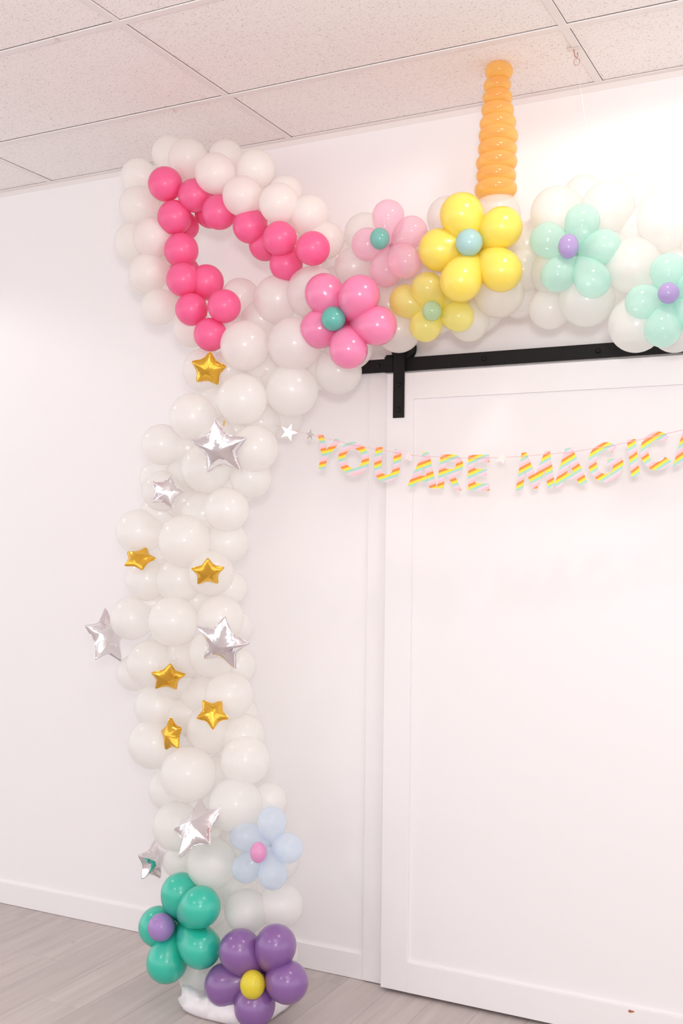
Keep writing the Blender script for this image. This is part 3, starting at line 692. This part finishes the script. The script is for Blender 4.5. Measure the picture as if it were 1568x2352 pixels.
def glitter(name, px, py, r, mat, yaw, roll):
    P = at(px, py, BY(px) - .004); R = size(P, r); bm = bmesh.new(); vs = []; bs = []
    for k in range(10):
        a = roll + k * PI / 5; rr = R if k % 2 == 0 else R * .42
        x, z = rr * math.sin(a), rr * math.cos(a)
        vs.append(bm.verts.new((x * math.cos(yaw), x * math.sin(yaw) - .0007, z))); bs.append(bm.verts.new((x * math.cos(yaw), x * math.sin(yaw) + .0007, z)))
    bm.faces.new(vs); bm.faces.new(bs[::-1])
    for k in range(10): bm.faces.new((vs[k], bs[k], bs[(k + 1) % 10], vs[(k + 1) % 10]))
    bmesh.ops.recalc_face_normals(bm, faces=bm.faces[:])
    return mesh_obj('glitter_star', bm, mat, ban, False, P - bO)
def glit_mat(name, c0, c1):
    m, nt, p, o = new_mat(name); p.inputs['Roughness'].default_value = 0.25; p.inputs['Metallic'].default_value = 0.5
    t = nt.nodes.new('ShaderNodeTexCoord'); v = nt.nodes.new('ShaderNodeTexVoronoi'); v.inputs['Scale'].default_value = 500
    mx = nt.nodes.new('ShaderNodeMix'); mx.data_type = 'RGBA'; mx.inputs['A'].default_value = c0; mx.inputs['B'].default_value = c1
    nt.links.new(t.outputs['Object'], v.inputs['Vector']); nt.links.new(v.outputs['Color'], mx.inputs['Factor']); nt.links.new(mx.outputs['Result'], p.inputs['Base Color'])
    b = nt.nodes.new('ShaderNodeBump'); b.inputs['Strength'].default_value = 1.0; b.inputs['Distance'].default_value = 0.002
    nt.links.new(v.outputs['Color'], b.inputs['Height']); nt.links.new(b.outputs['Normal'], p.inputs['Normal'])
    return m
GS = glit_mat('silver_glitter', (.55, .52, .50, 1), (.74, .71, .68, 1)); GP = glit_mat('pink_glitter', sr(214, 160, 160), sr(255, 225, 225)); GI = glit_mat('iridescent_glitter', sr(225, 205, 215), sr(255, 250, 225))
tag(glitter('glitter_star', 663, 993, 21, GS, .5, .35), 'silver glitter star'); tag(glitter('glitter_star', 712, 999, 13, GS, 1.2, .1), 'small silver glitter star')
tag(glitter('glitter_star', 938, 1048, 14, GP, .3, .15), 'pink glitter star'); tag(glitter('glitter_star', 1152, 1053, 14, GI, .1, .3), 'pearly glitter star')

# ------------------------------------------------------------------ crumpled white wrap under the column foot
def wrap():
    bm = bmesh.new(); n = 76; rows = []; rg = random.Random(3)
    cx, cy = -2.055, -0.40; from mathutils import noise
    def crease(v):                            # sharp ridges of crumpled film
        return 1.0 - 2.2 * abs(noise.noise(v)) 
    prof = [(1.0, 0.001), (1.05, 0.010), (1.06, 0.026), (1.04, 0.044), (.99, 0.060), (.90, 0.066), (.78, 0.062), (.6, 0.064), (.4, 0.062)]
    for j, (s, z) in enumerate(prof):
        row = []
        for k in range(n):
            a = 2 * PI * k / n; c, s_ = math.cos(a), math.sin(a)
            q = (abs(c) ** 3.4 + abs(s_) ** 3.4) ** (-1 / 3.4)
            x, y = c * q * 0.165 * s, s_ * q * 0.165 * s
            v = Vector((x * 9 + z * 16, y * 9, z * 30 - x * 10 + 1.7)); v += Vector((noise.noise(v * 1.3), noise.noise(v * 1.3 + Vector((5, 0, 0))), 0)) * .5
            f = crease(v) * .7 + crease(v * 2.3 + Vector((3, 1, 0))) * .35
            w = min(1, j / 2)
            x += rg.uniform(-.004, .004) * w; y += rg.uniform(-.004, .004) * w
            row.append(bm.verts.new((cx + x * (1 + .085 * f * w), cy + y * (1 + .085 * f * w), max(0.001, z + 0.018 * f * w * (.4 if j < 4 else 1)))))
        rows.append(row)
    for a, b in zip(rows, rows[1:]):
        for k in range(n): bm.faces.new((a[k], a[(k + 1) % n], b[(k + 1) % n], b[k]))
    bm.faces.new(rows[-1]); bm.faces.new(rows[0][::-1])
    m, nt, p, o = new_mat('white_plastic_sheet')
    p.inputs['Base Color'].default_value = (0.84, 0.80, 0.83, 1); p.inputs['Roughness'].default_value = 0.3
    t = nt.nodes.new('ShaderNodeTexCoord'); nz = nt.nodes.new('ShaderNodeTexNoise'); nz.inputs['Scale'].default_value = 9; nz.inputs['Detail'].default_value = 2; nz.inputs['Distortion'].default_value = 1.8
    b = nt.nodes.new('ShaderNodeBump'); b.inputs['Strength'].default_value = 0.5; b.inputs['Distance'].default_value = 0.01
    nt.links.new(t.outputs['Object'], nz.inputs['Vector']); nt.links.new(nz.outputs['Fac'], b.inputs['Height']); nt.links.new(b.outputs['Normal'], p.inputs['Normal'])
    bmesh.ops.triangulate(bm, faces=[f for f in bm.faces if len(f.verts) == 4])
    wo = mesh_obj('base_wrap', bm, m, None, True); wo.data.set_sharp_from_angle(angle=math.radians(75))
    return tag(wo, 'crumpled white plastic sheet wrapped around the column foot on the floor', 'plastic sheet')
wrap()

# ------------------------------------------------------------------ ceiling hook, its line and grid clips
M_CLEAR = plain('clear_plastic', (0.72, 0.62, 0.58, 1), 0.2)
M_COPPER = plain('copper_wire', sr(196, 140, 128), 0.35, 0.6)
hk = empty('ceiling_hook', atz(1317, 112, H - .002), 'small clear plastic hook with wire ring hanging from the ceiling grid', 'hook'); hO = Vector(hk.location)
bm = bmesh.new(); box(bm, (-.02, -.006, -.003), (.02, .006, .001), .001); mesh_obj('hook_plate', bm, M_CLEAR, hk)
bm = bmesh.new(); tube(bm, [Vector((.0, 0, -.002)), Vector((.002, 0, -.012)), Vector((.004, 0, -.026)), Vector((.010, 0, -.031)), Vector((.014, 0, -.026)), Vector((.012, 0, -.014))], .0015, 8); mesh_obj('hook_arm', bm, M_COPPER, hk, True)
Pr = at(1324, 142, hO.y) - hO; R = size(hO, 7)
bm = bmesh.new(); tube(bm, [Pr + Vector((R * math.cos(2 * PI * k / 20), 0, R * 1.15 * math.sin(2 * PI * k / 20))) for k in range(20)], .0009, 6, True); mesh_obj('wire_ring', bm, M_COPPER, hk, True)
bm = bmesh.new(); lo = at(1325, 150, hO.y); hi = at(1372, 470, -.27); tube(bm, [lo - Vector((0, 0, 0)), (lo + hi) / 2, hi], .0006, 5)
ln = mesh_obj('fishing_line', bm, plain('clear_line', (0.9, 0.86, 0.85, 1), 0.1), None, True); tag(ln, 'thin clear line running from the ceiling hook down to the arch', 'line')
for (x0, y0), lab in (((131, 92), 'clear plastic clip on the ceiling grid nearest the upper left corner'), ((401, 255), 'clear plastic clip on the ceiling grid above the ear')):
    P = atz(x0, y0, H - .002); e = empty('grid_clip', P, lab, 'clip', 'clips on the ceiling grid')
    bm = bmesh.new(); box(bm, (-.004, -.012, -.003), (.004, .010, .0), .0008); mesh_obj('clip_plate', bm, M_CLEAR, e)
    bm = bmesh.new(); box(bm, (-.003, -.018, -.014), (.003, -.014, -.001), .0008); mesh_obj('clip_tab', bm, M_CLEAR, e)
